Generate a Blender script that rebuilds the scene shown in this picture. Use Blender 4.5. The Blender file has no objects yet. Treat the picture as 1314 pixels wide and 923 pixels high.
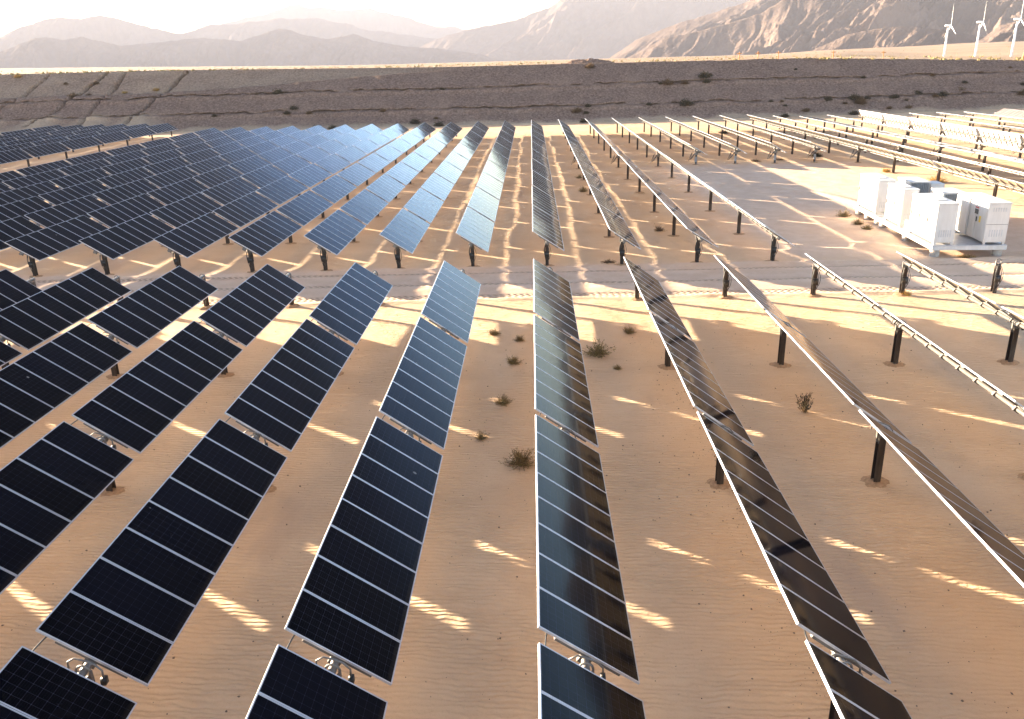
import bpy, math, random
import numpy as np
from math import sin, cos, tan, radians, pi, atan2, sqrt, hypot
from mathutils import Vector, Matrix, Euler

random.seed(7)
RNG = np.random.default_rng(11)
scn = bpy.context.scene
COL = scn.collection

# ------------------------------------------------------------------ camera
CAM_H = 10.2545
PITCH, YAW, ROLL, F_PX = 20.1032, 1.7602, -1.5323, 1046.2975
cam_d = bpy.data.cameras.new('camera')
cam = bpy.data.objects.new('camera', cam_d)
COL.objects.link(cam)
cam_d.sensor_fit = 'HORIZONTAL'
cam_d.sensor_width = 36.0
cam_d.lens = F_PX / 1314 * 36.0
cam_d.clip_start = 0.3
cam_d.clip_end = 60000
cam.location = (0, 0, CAM_H)
cam.matrix_world = (Matrix.Translation((0, 0, CAM_H)) @ Matrix.Rotation(radians(YAW), 4, 'Z')
                    @ Matrix.Rotation(radians(90 - PITCH), 4, 'X') @ Matrix.Rotation(radians(ROLL), 4, 'Z'))
scn.camera = cam

# ------------------------------------------------------------------ sky, sun, exposure
LX, LY = 5.0, -2.66                       # horizontal travel of sunlight per metre of fall
SUN_EL = math.atan(1 / hypot(LX, LY))
SUN_AZ = atan2(-LX, -LY)                   # clockwise from +Y
world = bpy.data.worlds.new('World')
scn.world = world
world.use_nodes = True
wn = world.node_tree
wn.nodes.clear()
w_out = wn.nodes.new('ShaderNodeOutputWorld')
w_bg = wn.nodes.new('ShaderNodeBackground')
w_sky = wn.nodes.new('ShaderNodeTexSky')
w_sky.sky_type = 'NISHITA'
w_sky.sun_disc = False
w_sky.sun_elevation = SUN_EL
w_sky.sun_rotation = SUN_AZ
w_sky.altitude = 200
w_sky.air_density = 1.0
w_sky.dust_density = 0.6
w_sky.ozone_density = 1.0
# the dusty air near the horizon is far brighter than the clear sky higher up
w_tc = wn.nodes.new('ShaderNodeTexCoord')
w_sep = wn.nodes.new('ShaderNodeSeparateXYZ')
wn.links.new(w_tc.outputs['Generated'], w_sep.inputs[0])
w_ramp = wn.nodes.new('ShaderNodeValToRGB')
w_ramp.color_ramp.interpolation = 'EASE'
w_ramp.color_ramp.elements[0].position = 0.03
w_ramp.color_ramp.elements[0].color = (1.0, 0.93, 0.87, 1)
w_ramp.color_ramp.elements[1].position = 0.65
w_ramp.color_ramp.elements[1].color = (0.075, 0.078, 0.092, 1)
for q_, c_ in ((0.09, (0.88, 0.87, 0.87)), (0.17, (0.55, 0.66, 0.83)), (0.28, (0.23, 0.305, 0.44)), (0.38, (0.065, 0.074, 0.10))):
    e_ = w_ramp.color_ramp.elements.new(q_)
    e_.color = c_ + (1,)
wn.links.new(w_sep.outputs[2], w_ramp.inputs[0])
w_mix = wn.nodes.new('ShaderNodeMix')
w_mix.data_type = 'RGBA'
w_mix.blend_type = 'MULTIPLY'
w_mix.inputs[0].default_value = 1.0
wn.links.new(w_ramp.outputs[0], w_mix.inputs[7])
wn.links.new(w_sky.outputs[0], w_mix.inputs[6])
wn.links.new(w_mix.outputs[2], w_bg.inputs[0])
w_bg.inputs[1].default_value = 0.15
wn.links.new(w_bg.outputs[0], w_out.inputs[0])

sun_d = bpy.data.lights.new('sun', 'SUN')
sun = bpy.data.objects.new('sun', sun_d)
COL.objects.link(sun)
sun_d.energy = 4.1
sun_d.angle = radians(0.53)
sun_d.color = (1.0, 0.82, 0.60)
sun.location = (-60, 40, 60)
sun.rotation_euler = Vector((LX, LY, -1)).to_track_quat('-Z', 'Y').to_euler()

scn.view_settings.view_transform = 'Standard'
scn.view_settings.look = 'None'
scn.view_settings.gamma = 1.0
scn.view_settings.exposure = 4.2
scn.view_settings.use_curve_mapping = False
scn.render.engine = 'CYCLES'
scn.cycles.use_denoising = True
scn.cycles.max_bounces = 6
scn.cycles.diffuse_bounces = 3
scn.cycles.glossy_bounces = 4
scn.cycles.volume_bounces = 1
scn.cycles.sample_clamp_indirect = 6.0
HAZE_DENSITY = 1.55e-4

# ------------------------------------------------------------------ small helpers
def empty(name, loc, rz=0.0):
    o = bpy.data.objects.new(name, None)
    COL.objects.link(o)
    o.location = loc
    o.rotation_euler = (0, 0, rz)
    o.empty_display_size = 0.3
    return o

def tag(o, label=None, cat=None, group=None, kind=None):
    if label: o['label'] = label
    if cat: o['category'] = cat
    if group: o['group'] = group
    if kind: o['kind'] = kind
    return o

class MB:
    """collects polygons; build() links them as one mesh object"""
    def __init__(s):
        s.v, s.f, s.m, s.uv = [], [], [], {}
    def poly(s, pts, mat=0, uv=None):
        b = len(s.v)
        s.v += [tuple(p) for p in pts]
        s.f.append(tuple(range(b, b + len(pts))))
        s.m.append(mat)
        if uv: s.uv[len(s.f) - 1] = uv
    def box(s, a, b, mat=0, M=None):
        x0, y0, z0 = a; x1, y1, z1 = b
        P = [Vector(p) for p in ((x0,y0,z0),(x1,y0,z0),(x1,y1,z0),(x0,y1,z0),(x0,y0,z1),(x1,y0,z1),(x1,y1,z1),(x0,y1,z1))]
        if M: P = [M @ p for p in P]
        k = len(s.v)
        s.v += [tuple(p) for p in P]
        for q in ((0,3,2,1),(4,5,6,7),(0,1,5,4),(1,2,6,5),(2,3,7,6),(3,0,4,7)):
            s.f.append(tuple(k + i for i in q)); s.m.append(mat)
    def tube(s, pts, radii, n=8, mat=0, caps=True):
        pts = [Vector(p) for p in pts]
        if not isinstance(radii, (list, tuple)): radii = [radii] * len(pts)
        k = len(s.v)
        up = None
        for i, p in enumerate(pts):
            t = (pts[min(i + 1, len(pts) - 1)] - pts[max(i - 1, 0)]).normalized()
            if up is None:
                up = Vector((0, 0, 1)) if abs(t.z) < 0.9 else Vector((1, 0, 0))
            a = t.cross(up).normalized()
            b = a.cross(t).normalized()
            up = b
            for j in range(n):
                q = 2 * pi * j / n
                s.v.append(tuple(p + radii[i] * (cos(q) * a + sin(q) * b)))
        for i in range(len(pts) - 1):
            for j in range(n):
                s.f.append((k + i*n + j, k + i*n + (j+1) % n, k + (i+1)*n + (j+1) % n, k + (i+1)*n + j)); s.m.append(mat)
        if caps:
            s.f.append(tuple(k + j for j in reversed(range(n)))); s.m.append(mat)
            e = k + (len(pts) - 1) * n
            s.f.append(tuple(e + j for j in range(n))); s.m.append(mat)
    def mesh(s, name, mats, smooth=False):
        me = bpy.data.meshes.new(name)
        me.from_pydata(s.v, [], s.f)
        for m in (mats if isinstance(mats, (list, tuple)) else [mats]): me.materials.append(m)
        me.polygons.foreach_set('material_index', s.m)
        if s.uv:
            u = me.uv_layers.new(name='UVMap')
            for fi, c in s.uv.items():
                for li, t in zip(me.polygons[fi].loop_indices, c): u.data[li].uv = t
        if smooth: me.shade_smooth()
        me.update()
        return me
    def build(s, name, mats, parent=None, loc=(0,0,0), smooth=False):
        return link(name, s.mesh(name, mats, smooth), parent, loc)

def link(name, me, parent=None, loc=(0,0,0), rot=None):
    o = bpy.data.objects.new(name, me)
    COL.objects.link(o)
    if parent: o.parent = parent
    o.location = loc
    if rot: o.rotation_euler = rot
    return o

def bevel(o, w, seg=2):
    m = o.modifiers.new('bevel', 'BEVEL'); m.width = w; m.segments = seg; m.limit_method = 'ANGLE'
    return o

def grid_mesh(name, X, Y, Z, mats, smooth=True, attrs=None):
    ny, nx = X.shape
    me = bpy.data.meshes.new(name)
    me.vertices.add(nx * ny)
    me.vertices.foreach_set('co', np.stack([X, Y, Z], -1).astype(np.float32).ravel())
    i = np.arange(nx * ny).reshape(ny, nx)
    q = np.stack([i[:-1, :-1], i[:-1, 1:], i[1:, 1:], i[1:, :-1]], -1).reshape(-1, 4)
    me.loops.add(q.size)
    me.loops.foreach_set('vertex_index', q.ravel().astype(np.int32))
    me.polygons.add(len(q))
    me.polygons.foreach_set('loop_start', (np.arange(len(q)) * 4).astype(np.int32))
    for m in (mats if isinstance(mats, (list, tuple)) else [mats]): me.materials.append(m)
    for k, a in (attrs or {}).items():
        at = me.attributes.new(k, 'FLOAT', 'POINT')
        at.data.foreach_set('value', a.astype(np.float32).ravel())
    me.update(calc_edges=True)
    me.validate()
    if smooth: me.shade_smooth()
    return me

# ------------------------------------------------------------------ numpy noise
_perm = RNG.permutation(512)
_perm = np.concatenate([_perm, _perm])
_val = RNG.random(512) * 2 - 1
def vnoise(x, y):
    xi = np.floor(x).astype(int); yi = np.floor(y).astype(int)
    fx = x - xi; fy = y - yi
    fx = fx * fx * fx * (fx * (fx * 6 - 15) + 10); fy = fy * fy * fy * (fy * (fy * 6 - 15) + 10)
    def h(a, b): return _val[_perm[(_perm[a & 511] + b) & 511]]
    return (h(xi, yi) * (1 - fx) + h(xi + 1, yi) * fx) * (1 - fy) + (h(xi, yi + 1) * (1 - fx) + h(xi + 1, yi + 1) * fx) * fy
def fbm(x, y, o=4, g=0.5):
    s = 0; a = 1.0; t = 0
    for k in range(o):
        s = s + a * vnoise(x + 17.3 * k, y - 9.1 * k); t += a; a *= g; x = x * 2.03; y = y * 2.03
    return s / t
def ridged(x, y, o=5, g=0.55):
    s = 0; a = 1.0; t = 0
    for k in range(o):
        s = s + a * (1 - np.abs(vnoise(x + 31.7 * k, y + 5.3 * k)) * 2.0); t += a; a *= g; x = x * 2.1; y = y * 2.1
    return s / t
def sstep(a, b, x):
    t = np.clip((x - a) / (b - a), 0, 1)
    return t * t * (3 - 2 * t)

# ------------------------------------------------------------------ node helper
class NT:
    def __init__(s, name):
        s.mat = bpy.data.materials.new(name)
        s.mat.use_nodes = True
        s.t = s.mat.node_tree
        s.b = s.t.nodes['Principled BSDF']
    def n(s, typ, **kw):
        o = s.t.nodes.new(typ)
        for k, v in kw.items():
            if k.startswith('i_'):
                key = k[2:]
                o.inputs[int(key) if key.isdigit() else key.replace('_', ' ')].default_value = v
            else: setattr(o, k, v)
        return o
    def l(s, a, b): s.t.links.new(a, b)
    def val(s, x, sock):
        if isinstance(x, (int, float)): sock.default_value = x
        else: s.l(x, sock)
    def m(s, op, a, b=0.0, c=None, clamp=False):
        o = s.n('ShaderNodeMath', operation=op, use_clamp=clamp)
        s.val(a, o.inputs[0]); s.val(b, o.inputs[1])
        if c is not None: s.val(c, o.inputs[2])
        return o.outputs[0]
    def ss(s, a, b, x):
        o = s.n('ShaderNodeMapRange', interpolation_type='SMOOTHSTEP')
        s.val(x, o.inputs[0]); o.inputs[1].default_value = a; o.inputs[2].default_value = b
        return o.outputs[0]
    def mix(s, f, a, b, blend='MIX'):
        o = s.n('ShaderNodeMix', data_type='RGBA', blend_type=blend)
        s.val(f, o.inputs[0])
        for q, k in ((a, 6), (b, 7)):
            if isinstance(q, tuple): o.inputs[k].default_value = q + (1,) if len(q) == 3 else q
            else: s.l(q, o.inputs[k])
        return o.outputs[2]
    def noise(s, vec, scale, detail=4, rough=0.55, dist=0.0):
        o = s.n('ShaderNodeTexNoise'); s.l(vec, o.inputs['Vector'])
        o.inputs['Scale'].default_value = scale; o.inputs['Detail'].default_value = detail
        o.inputs['Roughness'].default_value = rough; o.inputs['Distortion'].default_value = dist
        return o.outputs[0]
    def geo(s): return s.n('ShaderNodeNewGeometry').outputs['Position']
    def obj(s): return s.n('ShaderNodeTexCoord').outputs['Object']
    def xyz(s, v):
        o = s.n('ShaderNodeSeparateXYZ'); s.l(v, o.inputs[0]); return o.outputs
    def mapping(s, v, scale=(1,1,1), rot=(0,0,0)):
        o = s.n('ShaderNodeMapping'); s.l(v, o.inputs[0]); o.inputs['Scale'].default_value = scale; o.inputs['Rotation'].default_value = rot
        return o.outputs[0]
    def bump(s, h, dist=0.02, strength=1.0):
        o = s.n('ShaderNodeBump'); s.l(h, o.inputs['Height']); o.inputs['Distance'].default_value = dist
        o.inputs['Strength'].default_value = strength
        s.l(o.outputs[0], s.b.inputs['Normal'])
    def setp(s, **kw):
        for k, v in kw.items():
            sk = s.b.inputs[k.replace('_', ' ')]
            if isinstance(v, tuple): sk.default_value = v + (1,) if len(v) == 3 else v
            elif isinstance(v, (int, float)): sk.default_value = v
            else: s.l(v, sk)
        return s

def simple(name, col, rough=0.5, metal=0.0, var=0.12, scale=6.0, spec=0.5):
    k = NT(name)
    nz = k.noise(k.obj(), scale, 5, 0.6)
    c = k.mix(k.ss(0.3, 0.75, nz), tuple(x * (1 - var) for x in col), tuple(min(1, x * (1 + var)) for x in col))
    k.setp(Base_Color=c, Roughness=rough, Metallic=metal, Specular_IOR_Level=spec)
    return k.mat

# ------------------------------------------------------------------ materials
def mat_sand():
    k = NT('desert_sand')
    P = k.geo(); x, y, z = k.xyz(P)
    road = k.m('MULTIPLY', k.ss(35.3, 36.6, y), k.m('SUBTRACT', 1.0, k.ss(41.8, 43.2, y)))
    wob = k.m('MULTIPLY', k.m('SUBTRACT', k.noise(P, 0.25, 3), 0.5), 5.0)
    pad = k.m('MULTIPLY', k.m('MULTIPLY', k.ss(9.0, 15.0, k.m('ADD', x, wob)), k.m('SUBTRACT', 1.0, k.ss(30, 35, x))),
              k.m('MULTIPLY', k.ss(41, 44, y), k.m('SUBTRACT', 1.0, k.ss(82, 86, y))))
    packed = k.m('MAXIMUM', road, pad)
    big = k.noise(P, 0.12, 4, 0.6); mid = k.noise(P, 1.1, 5, 0.6); fine = k.noise(P, 22.0, 4, 0.65)
    sand = k.mix(k.ss(0.3, 0.7, big), (0.63, 0.43, 0.265), (0.71, 0.51, 0.33))
    sand = k.mix(k.m('MULTIPLY', k.ss(0.45, 0.75, mid), 0.35), sand, (0.56, 0.38, 0.235))
    pk = k.mix(k.ss(0.35, 0.7, mid), (0.68, 0.475, 0.335), (0.76, 0.55, 0.40))
    col = k.mix(k.m('MULTIPLY', packed, 0.85), sand, pk)
    col = k.mix(k.m('MULTIPLY', k.ss(0.5, 0.85, fine), 0.25), col, (0.30, 0.20, 0.13))
    # coarse gravel patches where the wind has swept the sand away
    gp = k.m('MULTIPLY', k.ss(0.55, 0.72, k.noise(k.mapping(P, (0.35, 0.10, 0.2)), 1.0, 4, 0.6)), k.m('SUBTRACT', 1.0, packed))
    vor = k.n('ShaderNodeTexVoronoi'); k.l(P, vor.inputs['Vector']); vor.inputs['Scale'].default_value = 9.0
    peb = k.m('MULTIPLY', k.m('SUBTRACT', 1.0, k.ss(0.10, 0.26, vor.outputs['Distance'])), k.ss(0.62, 0.75, k.noise(P, 6.0, 2)))
    col = k.mix(k.m('MULTIPLY', gp, 0.55), col, (0.46, 0.325, 0.235))
    col = k.mix(k.m('MULTIPLY', peb, k.m('ADD', k.m('MULTIPLY', gp, 0.5), 0.12)), col, (0.20, 0.14, 0.10))
    # wind ripples, crests running across the rows
    wp = k.mapping(P, (0.55, 1.0, 0.5), (0, 0, 0.12))
    wv = k.n('ShaderNodeTexWave', wave_type='BANDS', bands_direction='Y', wave_profile='SIN')
    k.l(wp, wv.inputs['Vector'])
    for s_, v_ in (('Scale', 2.4), ('Distortion', 8.0), ('Detail', 2.5), ('Detail Scale', 0.9), ('Detail Roughness', 0.6)):
        wv.inputs[s_].default_value = v_
    rmask = k.m('MULTIPLY', k.ss(0.36, 0.62, k.noise(P, 0.30, 3, 0.6)), k.m('SUBTRACT', 1.0, packed))
    rmask = k.m('MULTIPLY', k.m('ADD', k.m('MULTIPLY', rmask, 0.65), 0.35), k.m('SUBTRACT', 1.0, k.m('MULTIPLY', gp, 0.7)))
    rip = k.m('MULTIPLY', wv.outputs['Fac'], k.m('MULTIPLY', rmask, 0.034))
    rough_h = k.m('ADD', k.m('MULTIPLY', mid, 0.06), k.m('MULTIPLY', fine, 0.012))
    h = k.m('ADD', rip, rough_h)
    # tyre treads on the dirt road
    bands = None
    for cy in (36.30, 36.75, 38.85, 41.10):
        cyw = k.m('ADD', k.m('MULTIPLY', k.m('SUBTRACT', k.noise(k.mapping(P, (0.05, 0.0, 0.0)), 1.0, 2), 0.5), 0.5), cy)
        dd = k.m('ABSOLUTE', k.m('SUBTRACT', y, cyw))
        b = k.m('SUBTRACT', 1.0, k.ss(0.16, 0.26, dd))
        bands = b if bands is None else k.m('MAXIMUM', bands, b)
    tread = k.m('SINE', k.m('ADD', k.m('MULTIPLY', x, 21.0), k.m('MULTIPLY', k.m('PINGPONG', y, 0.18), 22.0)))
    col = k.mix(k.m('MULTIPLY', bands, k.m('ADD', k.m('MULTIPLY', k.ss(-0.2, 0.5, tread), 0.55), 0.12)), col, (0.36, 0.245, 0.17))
    h = k.m('ADD', h, k.m('MULTIPLY', bands, k.m('MULTIPLY', k.m('ADD', tread, -1.8), 0.022)))
    h = k.m('ADD', h, k.m('MULTIPLY', peb, 0.02))
    k.bump(h, 1.0, 1.0)
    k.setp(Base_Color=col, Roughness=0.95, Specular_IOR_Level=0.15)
    return k.mat

def mat_embank():
    k = NT('embankment_gravel')
    P = k.geo(); x, y, z = k.xyz(P)
    n1 = k.noise(P, 2.6, 5, 0.75); n2 = k.noise(P, 0.18, 4, 0.6); n3 = k.noise(P, 7.0, 3, 0.7)
    c = k.mix(k.ss(0.3, 0.72, n1), (0.10, 0.063, 0.047), (0.32, 0.215, 0.165))
    c = k.mix(k.m('MULTIPLY', k.ss(0.45, 0.75, n2), 0.4), c, (0.31, 0.21, 0.155))
    at = k.n('ShaderNodeAttribute', attribute_name='sand')
    sd = k.mix(k.ss(0.3, 0.7, n1), (0.34, 0.25, 0.175), (0.45, 0.335, 0.235))
    c = k.mix(at.outputs['Fac'], c, sd)
    k.bump(k.m('ADD', k.m('MULTIPLY', n1, 0.5), k.m('MULTIPLY', n3, 0.2)), 0.6, 0.5)
    k.setp(Base_Color=c, Roughness=1.0, Specular_IOR_Level=0.1)
    return k.mat

def mat_plain():
    k = NT('desert_plain')
    P = k.geo()
    n1 = k.noise(P, 0.02, 6, 0.65); n2 = k.noise(P, 0.16, 4, 0.7)
    c = k.mix(k.ss(0.35, 0.7, n1), (0.33, 0.225, 0.145), (0.42, 0.30, 0.20))
    c = k.mix(k.m('MULTIPLY', k.ss(0.52, 0.66, n2), 0.6), c, (0.22, 0.165, 0.10))
    k.bump(n2, 0.6, 1.0)
    k.setp(Base_Color=c, Roughness=1.0, Specular_IOR_Level=0.1)
    return k.mat

def mat_rock():
    k = NT('mountain_rock')
    P = k.geo()
    n1 = k.noise(P, 0.004, 8, 0.65); n2 = k.noise(P, 0.03, 5, 0.7)
    c = k.mix(k.ss(0.3, 0.7, n1), (0.075, 0.056, 0.050), (0.175, 0.125, 0.10))
    c = k.mix(k.m('MULTIPLY', k.ss(0.4, 0.7, n2), 0.35), c, (0.06, 0.047, 0.043))
    k.bump(n2, 9.0, 1.0)
    k.setp(Base_Color=c, Roughness=1.0, Specular_IOR_Level=0.05)
    return k.mat

def mat_cells():
    k = NT('solar_cells_under_glass')
    uv = k.n('ShaderNodeUVMap', uv_map='UVMap').outputs[0]
    u, v, _ = k.xyz(uv)
    def line(c, w):
        f = k.m('FRACT', c)
        d = k.m('MINIMUM', f, k.m('SUBTRACT', 1.0, f))
        return k.m('LESS_THAN', d, w), d
    lu, du = line(u, 0.016); lv, dv = line(v, 0.016)
    dia = k.m('LESS_THAN', k.m('ADD', du, dv), 0.085)
    bus, _ = line(k.m('MULTIPLY', v, 4.0), 0.02)
    ln = k.m('MAXIMUM', k.m('MAXIMUM', lu, lv), dia)
    oi = k.n('ShaderNodeObjectInfo')
    base = k.mix(oi.outputs['Random'], (0.0005, 0.0006, 0.0018), (0.0022, 0.0026, 0.0065))
    c = k.mix(k.m('MULTIPLY', bus, 0.15), base, (0.035, 0.04, 0.06))
    c = k.mix(k.m('MULTIPLY', ln, 0.5), c, (0.032, 0.036, 0.062))
    P = k.geo()
    dust = k.m('MULTIPLY', k.ss(0.45, 0.85, k.noise(P, 1.7, 5, 0.65)), 0.0025)
    c = k.mix(dust, c, (0.45, 0.34, 0.24))
    c = k.mix(k.m('MULTIPLY', k.ss(11.55, 12.0, k.m('ADD', v, k.m('MULTIPLY', k.noise(P, 3.0, 3), 0.35))), 0.03), c, (0.45, 0.33, 0.22))
    sp = k.n('ShaderNodeTexVoronoi'); k.l(k.mapping(P, (1, 1, 0.0)), sp.inputs['Vector']); sp.inputs['Scale'].default_value = 0.55
    drop = k.m('LESS_THAN', sp.outputs['Distance'], 0.022)
    c = k.mix(k.m('MULTIPLY', drop, 0.35), c, (0.6, 0.58, 0.5))
    rg = k.m('ADD', k.m('MULTIPLY', k.noise(P, 0.9, 4, 0.6), 0.05), 0.045)
    k.setp(Base_Color=c, Roughness=rg, Specular_IOR_Level=0.044, IOR=1.45)
    return k.mat

def mat_leaf(name, a, b, rough=0.8):
    k = NT(name)
    gi = k.n('ShaderNodeNewGeometry')
    oi = k.n('ShaderNodeObjectInfo')
    f = k.m('FRACT', k.m('ADD', gi.outputs['Random Per Island'], oi.outputs['Random']))
    k.setp(Base_Color=k.mix(f, a, b), Roughness=rough, Specular_IOR_Level=0.2)
    return k.mat

def mat_post():
    k = NT('weathered_steel')
    P = k.obj()
    n1 = k.noise(k.mapping(P, (6, 6, 1.2)), 1.5, 5, 0.65)
    c = k.mix(k.ss(0.3, 0.75, n1), (0.028, 0.021, 0.017), (0.075, 0.052, 0.038))
    k.setp(Base_Color=c, Roughness=0.6, Metallic=0.35)
    return k.mat

def mat_cabinet():
    k = NT('cabinet_white_paint')
    P = k.obj(); x, y, z = k.xyz(P)
    n1 = k.noise(k.mapping(P, (4, 4, 0.7)), 1.2, 5, 0.6)
    low = k.m('SUBTRACT', 1.0, k.ss(0.05, 0.7, k.m('ADD', z, k.m('MULTIPLY', n1, 0.4))))
    c = k.mix(k.ss(0.35, 0.8, n1), (0.54, 0.51, 0.48), (0.62, 0.595, 0.57))
    c = k.mix(k.m('MULTIPLY', low, 0.3), c, (0.55, 0.43, 0.31))
    k.setp(Base_Color=c, Roughness=0.45)
    return k.mat

M = {}
M['sand'] = mat_sand(); M['embank'] = mat_embank(); M['plain'] = mat_plain(); M['rock'] = mat_rock()
M['cells'] = mat_cells(); M['post'] = mat_post(); M['cabinet'] = mat_cabinet()
M['alu'] = simple('anodised_frame', (0.52, 0.52, 0.54), 0.38, 0.5, 0.06)
M['backsheet'] = simple('bifacial_back', (0.26, 0.195, 0.13), 0.6, 0, 0.08, 3)
M['galv'] = simple('galvanised_steel', (0.17, 0.155, 0.14), 0.5, 0.6, 0.14, 9)
M['rail'] = simple('rail_steel', (0.13, 0.115, 0.10), 0.6, 0.3, 0.12, 8)
M['rubber'] = simple('black_cable', (0.015, 0.014, 0.013), 0.5)
M['darkbox'] = simple('dark_plastic', (0.03, 0.028, 0.027), 0.5)
M['greybox'] = simple('grey_box_paint', (0.24, 0.24, 0.24), 0.5)
M['transformer'] = simple('grey_transformer_paint', (0.33, 0.35, 0.36), 0.5)
M['concrete'] = simple('pier_concrete', (0.38, 0.33, 0.28), 0.9, 0, 0.15, 5)
M['deck'] = simple('skid_steel', (0.45, 0.45, 0.46), 0.5, 0.2, 0.12, 4)
M['gap'] = simple('dark_seam_strip', (0.05, 0.05, 0.05), 0.8)  # dark colour of the thin strip along the cabinet seam
M['red'] = simple('red_sticker', (0.45, 0.04, 0.03), 0.5)
M['yellow'] = simple('yellow_sticker', (0.75, 0.50, 0.03), 0.5)
M['turbine'] = simple('turbine_white', (0.80, 0.79, 0.77), 0.4, 0, 0.03)
M['orange'] = simple('rusty_orange_post', (0.42, 0.17, 0.04), 0.7, 0, 0.2)
M['stone'] = simple('pebble_stone', (0.17, 0.12, 0.085), 0.9, 0, 0.3, 4)
M['leaf_olive'] = mat_leaf('olive_brush', (0.15, 0.115, 0.045), (0.36, 0.27, 0.11))
M['leaf_dark'] = mat_leaf('dark_brush', (0.020, 0.018, 0.010), (0.055, 0.045, 0.022))
M['leaf_gold'] = mat_leaf('golden_brush', (0.34, 0.19, 0.03), (0.55, 0.33, 0.06))
M['leaf_brown'] = mat_leaf('brown_brush', (0.075, 0.045, 0.024), (0.16, 0.09, 0.04))
M['twig'] = mat_leaf('dry_twigs', (0.14, 0.09, 0.05), (0.26, 0.17, 0.09))

# ------------------------------------------------------------------ ground of the plant
def ground_h(X, Y):
    h = 0.07 * fbm(X * 0.16, Y * 0.10, 3) + 0.025 * fbm(X * 0.7, Y * 0.5, 3)
    road = sstep(35.2, 36.4, Y) * (1 - sstep(42.2, 43.4, Y))
    h = h * (1 - 0.8 * road)
    for cy, a, w in ((35.75, 0.10, 0.25), (36.5, -0.06, 0.32), (37.6, 0.04, 0.4), (38.85, -0.06, 0.20), (40.0, 0.04, 0.5),
                     (41.10, -0.06, 0.20), (41.8, 0.13, 0.22)):
        yy = cy + 0.25 * vnoise(X * 0.05, X * 0 + 3.3)
        h = h + a * np.exp(-((Y - yy) / w) ** 2) * (0.7 + 0.5 * vnoise(X * 0.9, Y * 0 + cy))
    # graded pad round the inverter skid, low windrows of soil
    d = np.hypot((X - 14.5) / 9, (Y - 57) / 13)
    h = h + 0.14 * np.exp(-((d - 1) / 0.06) ** 2) * sstep(6, 9, X) * (Y > 43)
    return h
gx = np.concatenate([np.arange(-700, -130, 15.0), np.arange(-130, -50, 1.2), np.arange(-50, -18, 0.5), np.arange(-18, 32, 0.25), np.arange(32, 60, 0.5), np.arange(60, 190, 1.2), np.arange(190, 701, 15.0)])
gy = np.concatenate([np.arange(-500, -70, 15.0), np.arange(-70, 4, 2.0), np.arange(4, 34, 0.25), np.arange(34, 45, 0.09), np.arange(45, 90, 0.4), np.arange(90, 162, 0.9)])
GX, GY = np.meshgrid(gx, gy)
GZ = ground_h(GX, GY)
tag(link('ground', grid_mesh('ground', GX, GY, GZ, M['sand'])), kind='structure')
def gz(x, y): return float(ground_h(np.array([[float(x)]]), np.array([[float(y)]]))[0, 0])

# ------------------------------------------------------------------ embankment and plain
def foot_y(X): return 147.0 + 1.2 * fbm(X * 0.03, X * 0 + 1.5, 3) + 0.0009 * np.clip(X - 20, 0, 400) ** 2 * 2
def crest_z(X): return 9.5 - 0.005 * np.clip(X - 5, 0, 60) - 1.5 * sstep(50, 108, X) - 0.004 * np.clip(X - 100, 0, 300) + 0.12 * fbm(X * 0.02, X * 0 + 7.7, 3) + 0.75 * sstep(-10, -80, X)
def bench_z(X): return np.minimum(crest_z(X) - 0.02, 6.2 + (crest_z(X) - 6.2) * sstep(-75, 5, X) - 0.2 * sstep(-80, -110, X))
ex = np.arange(-190, 260, 0.4)
nl, nu = 92, 30
rows = []
tl = np.linspace(-0.06, 1, nl)
X1 = ex[None, :]
Zb, Zc, Yf = bench_z(X1), crest_z(X1), foot_y(X1)
EXl = np.repeat(X1, nl, 0); T = tl[:, None]
Zl = Zb * T; Yl = Yf + 1.95 * Zl
tu = np.linspace(0, 1, nu)[:, None]
up = (Zc - Zb)
Zu = Zb + up * np.clip((tu - 0.12) / 0.88, 0, 1) * 1.0
Yu = Yf + 1.95 * Zb + 2.2 * np.minimum(up, 1) * np.clip(tu / 0.12, 0, 1) + 1.7 * (Zu - Zb)
EXu = np.repeat(X1, nu, 0)
EX = np.concatenate([EXl, EXu[1:]], 0); EY = np.concatenate([Yl, Yu[1:]], 0); EZ = np.concatenate([Zl, Zu[1:]], 0)
disp = 0.12 * fbm(EX * 0.5, EZ * 1.1, 4) + 0.22 * fbm(EX * 0.06, EZ * 0.2, 3)
rk = 0.0
notch = np.zeros_like(EX)
for zl, sd_ in ((2.55, 0.0), (5.9, 5.0)):
    zz = zl + 0.16 * fbm(EX * 0.12, EX * 0 + sd_, 3) + 0.26 * fbm(EX * 0.8, EX * 0 + sd_ + 2, 4, 0.7) - 0.006 * np.clip(-EX, 0, 200) * (zl > 4)
    wd = 0.20 * (0.75 + 0.6 * fbm(EX * 0.5, EX * 0 + sd_ + 4, 3))
    brk = sstep(-0.55, -0.25, fbm(EX * 0.22, EX * 0 + sd_ + 11, 3)) * (0.45 + 0.55 * sstep(-0.3, 0.2, fbm(EX * 1.3, EX * 0 + sd_ + 14, 2)))
    notch = np.maximum(notch, brk * np.exp(-((EZ - zz) / np.maximum(wd, 0.05)) ** 4))
    disp = disp + 0.28 * np.exp(-((EZ - zz + 0.42) / 0.25) ** 2)

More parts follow.
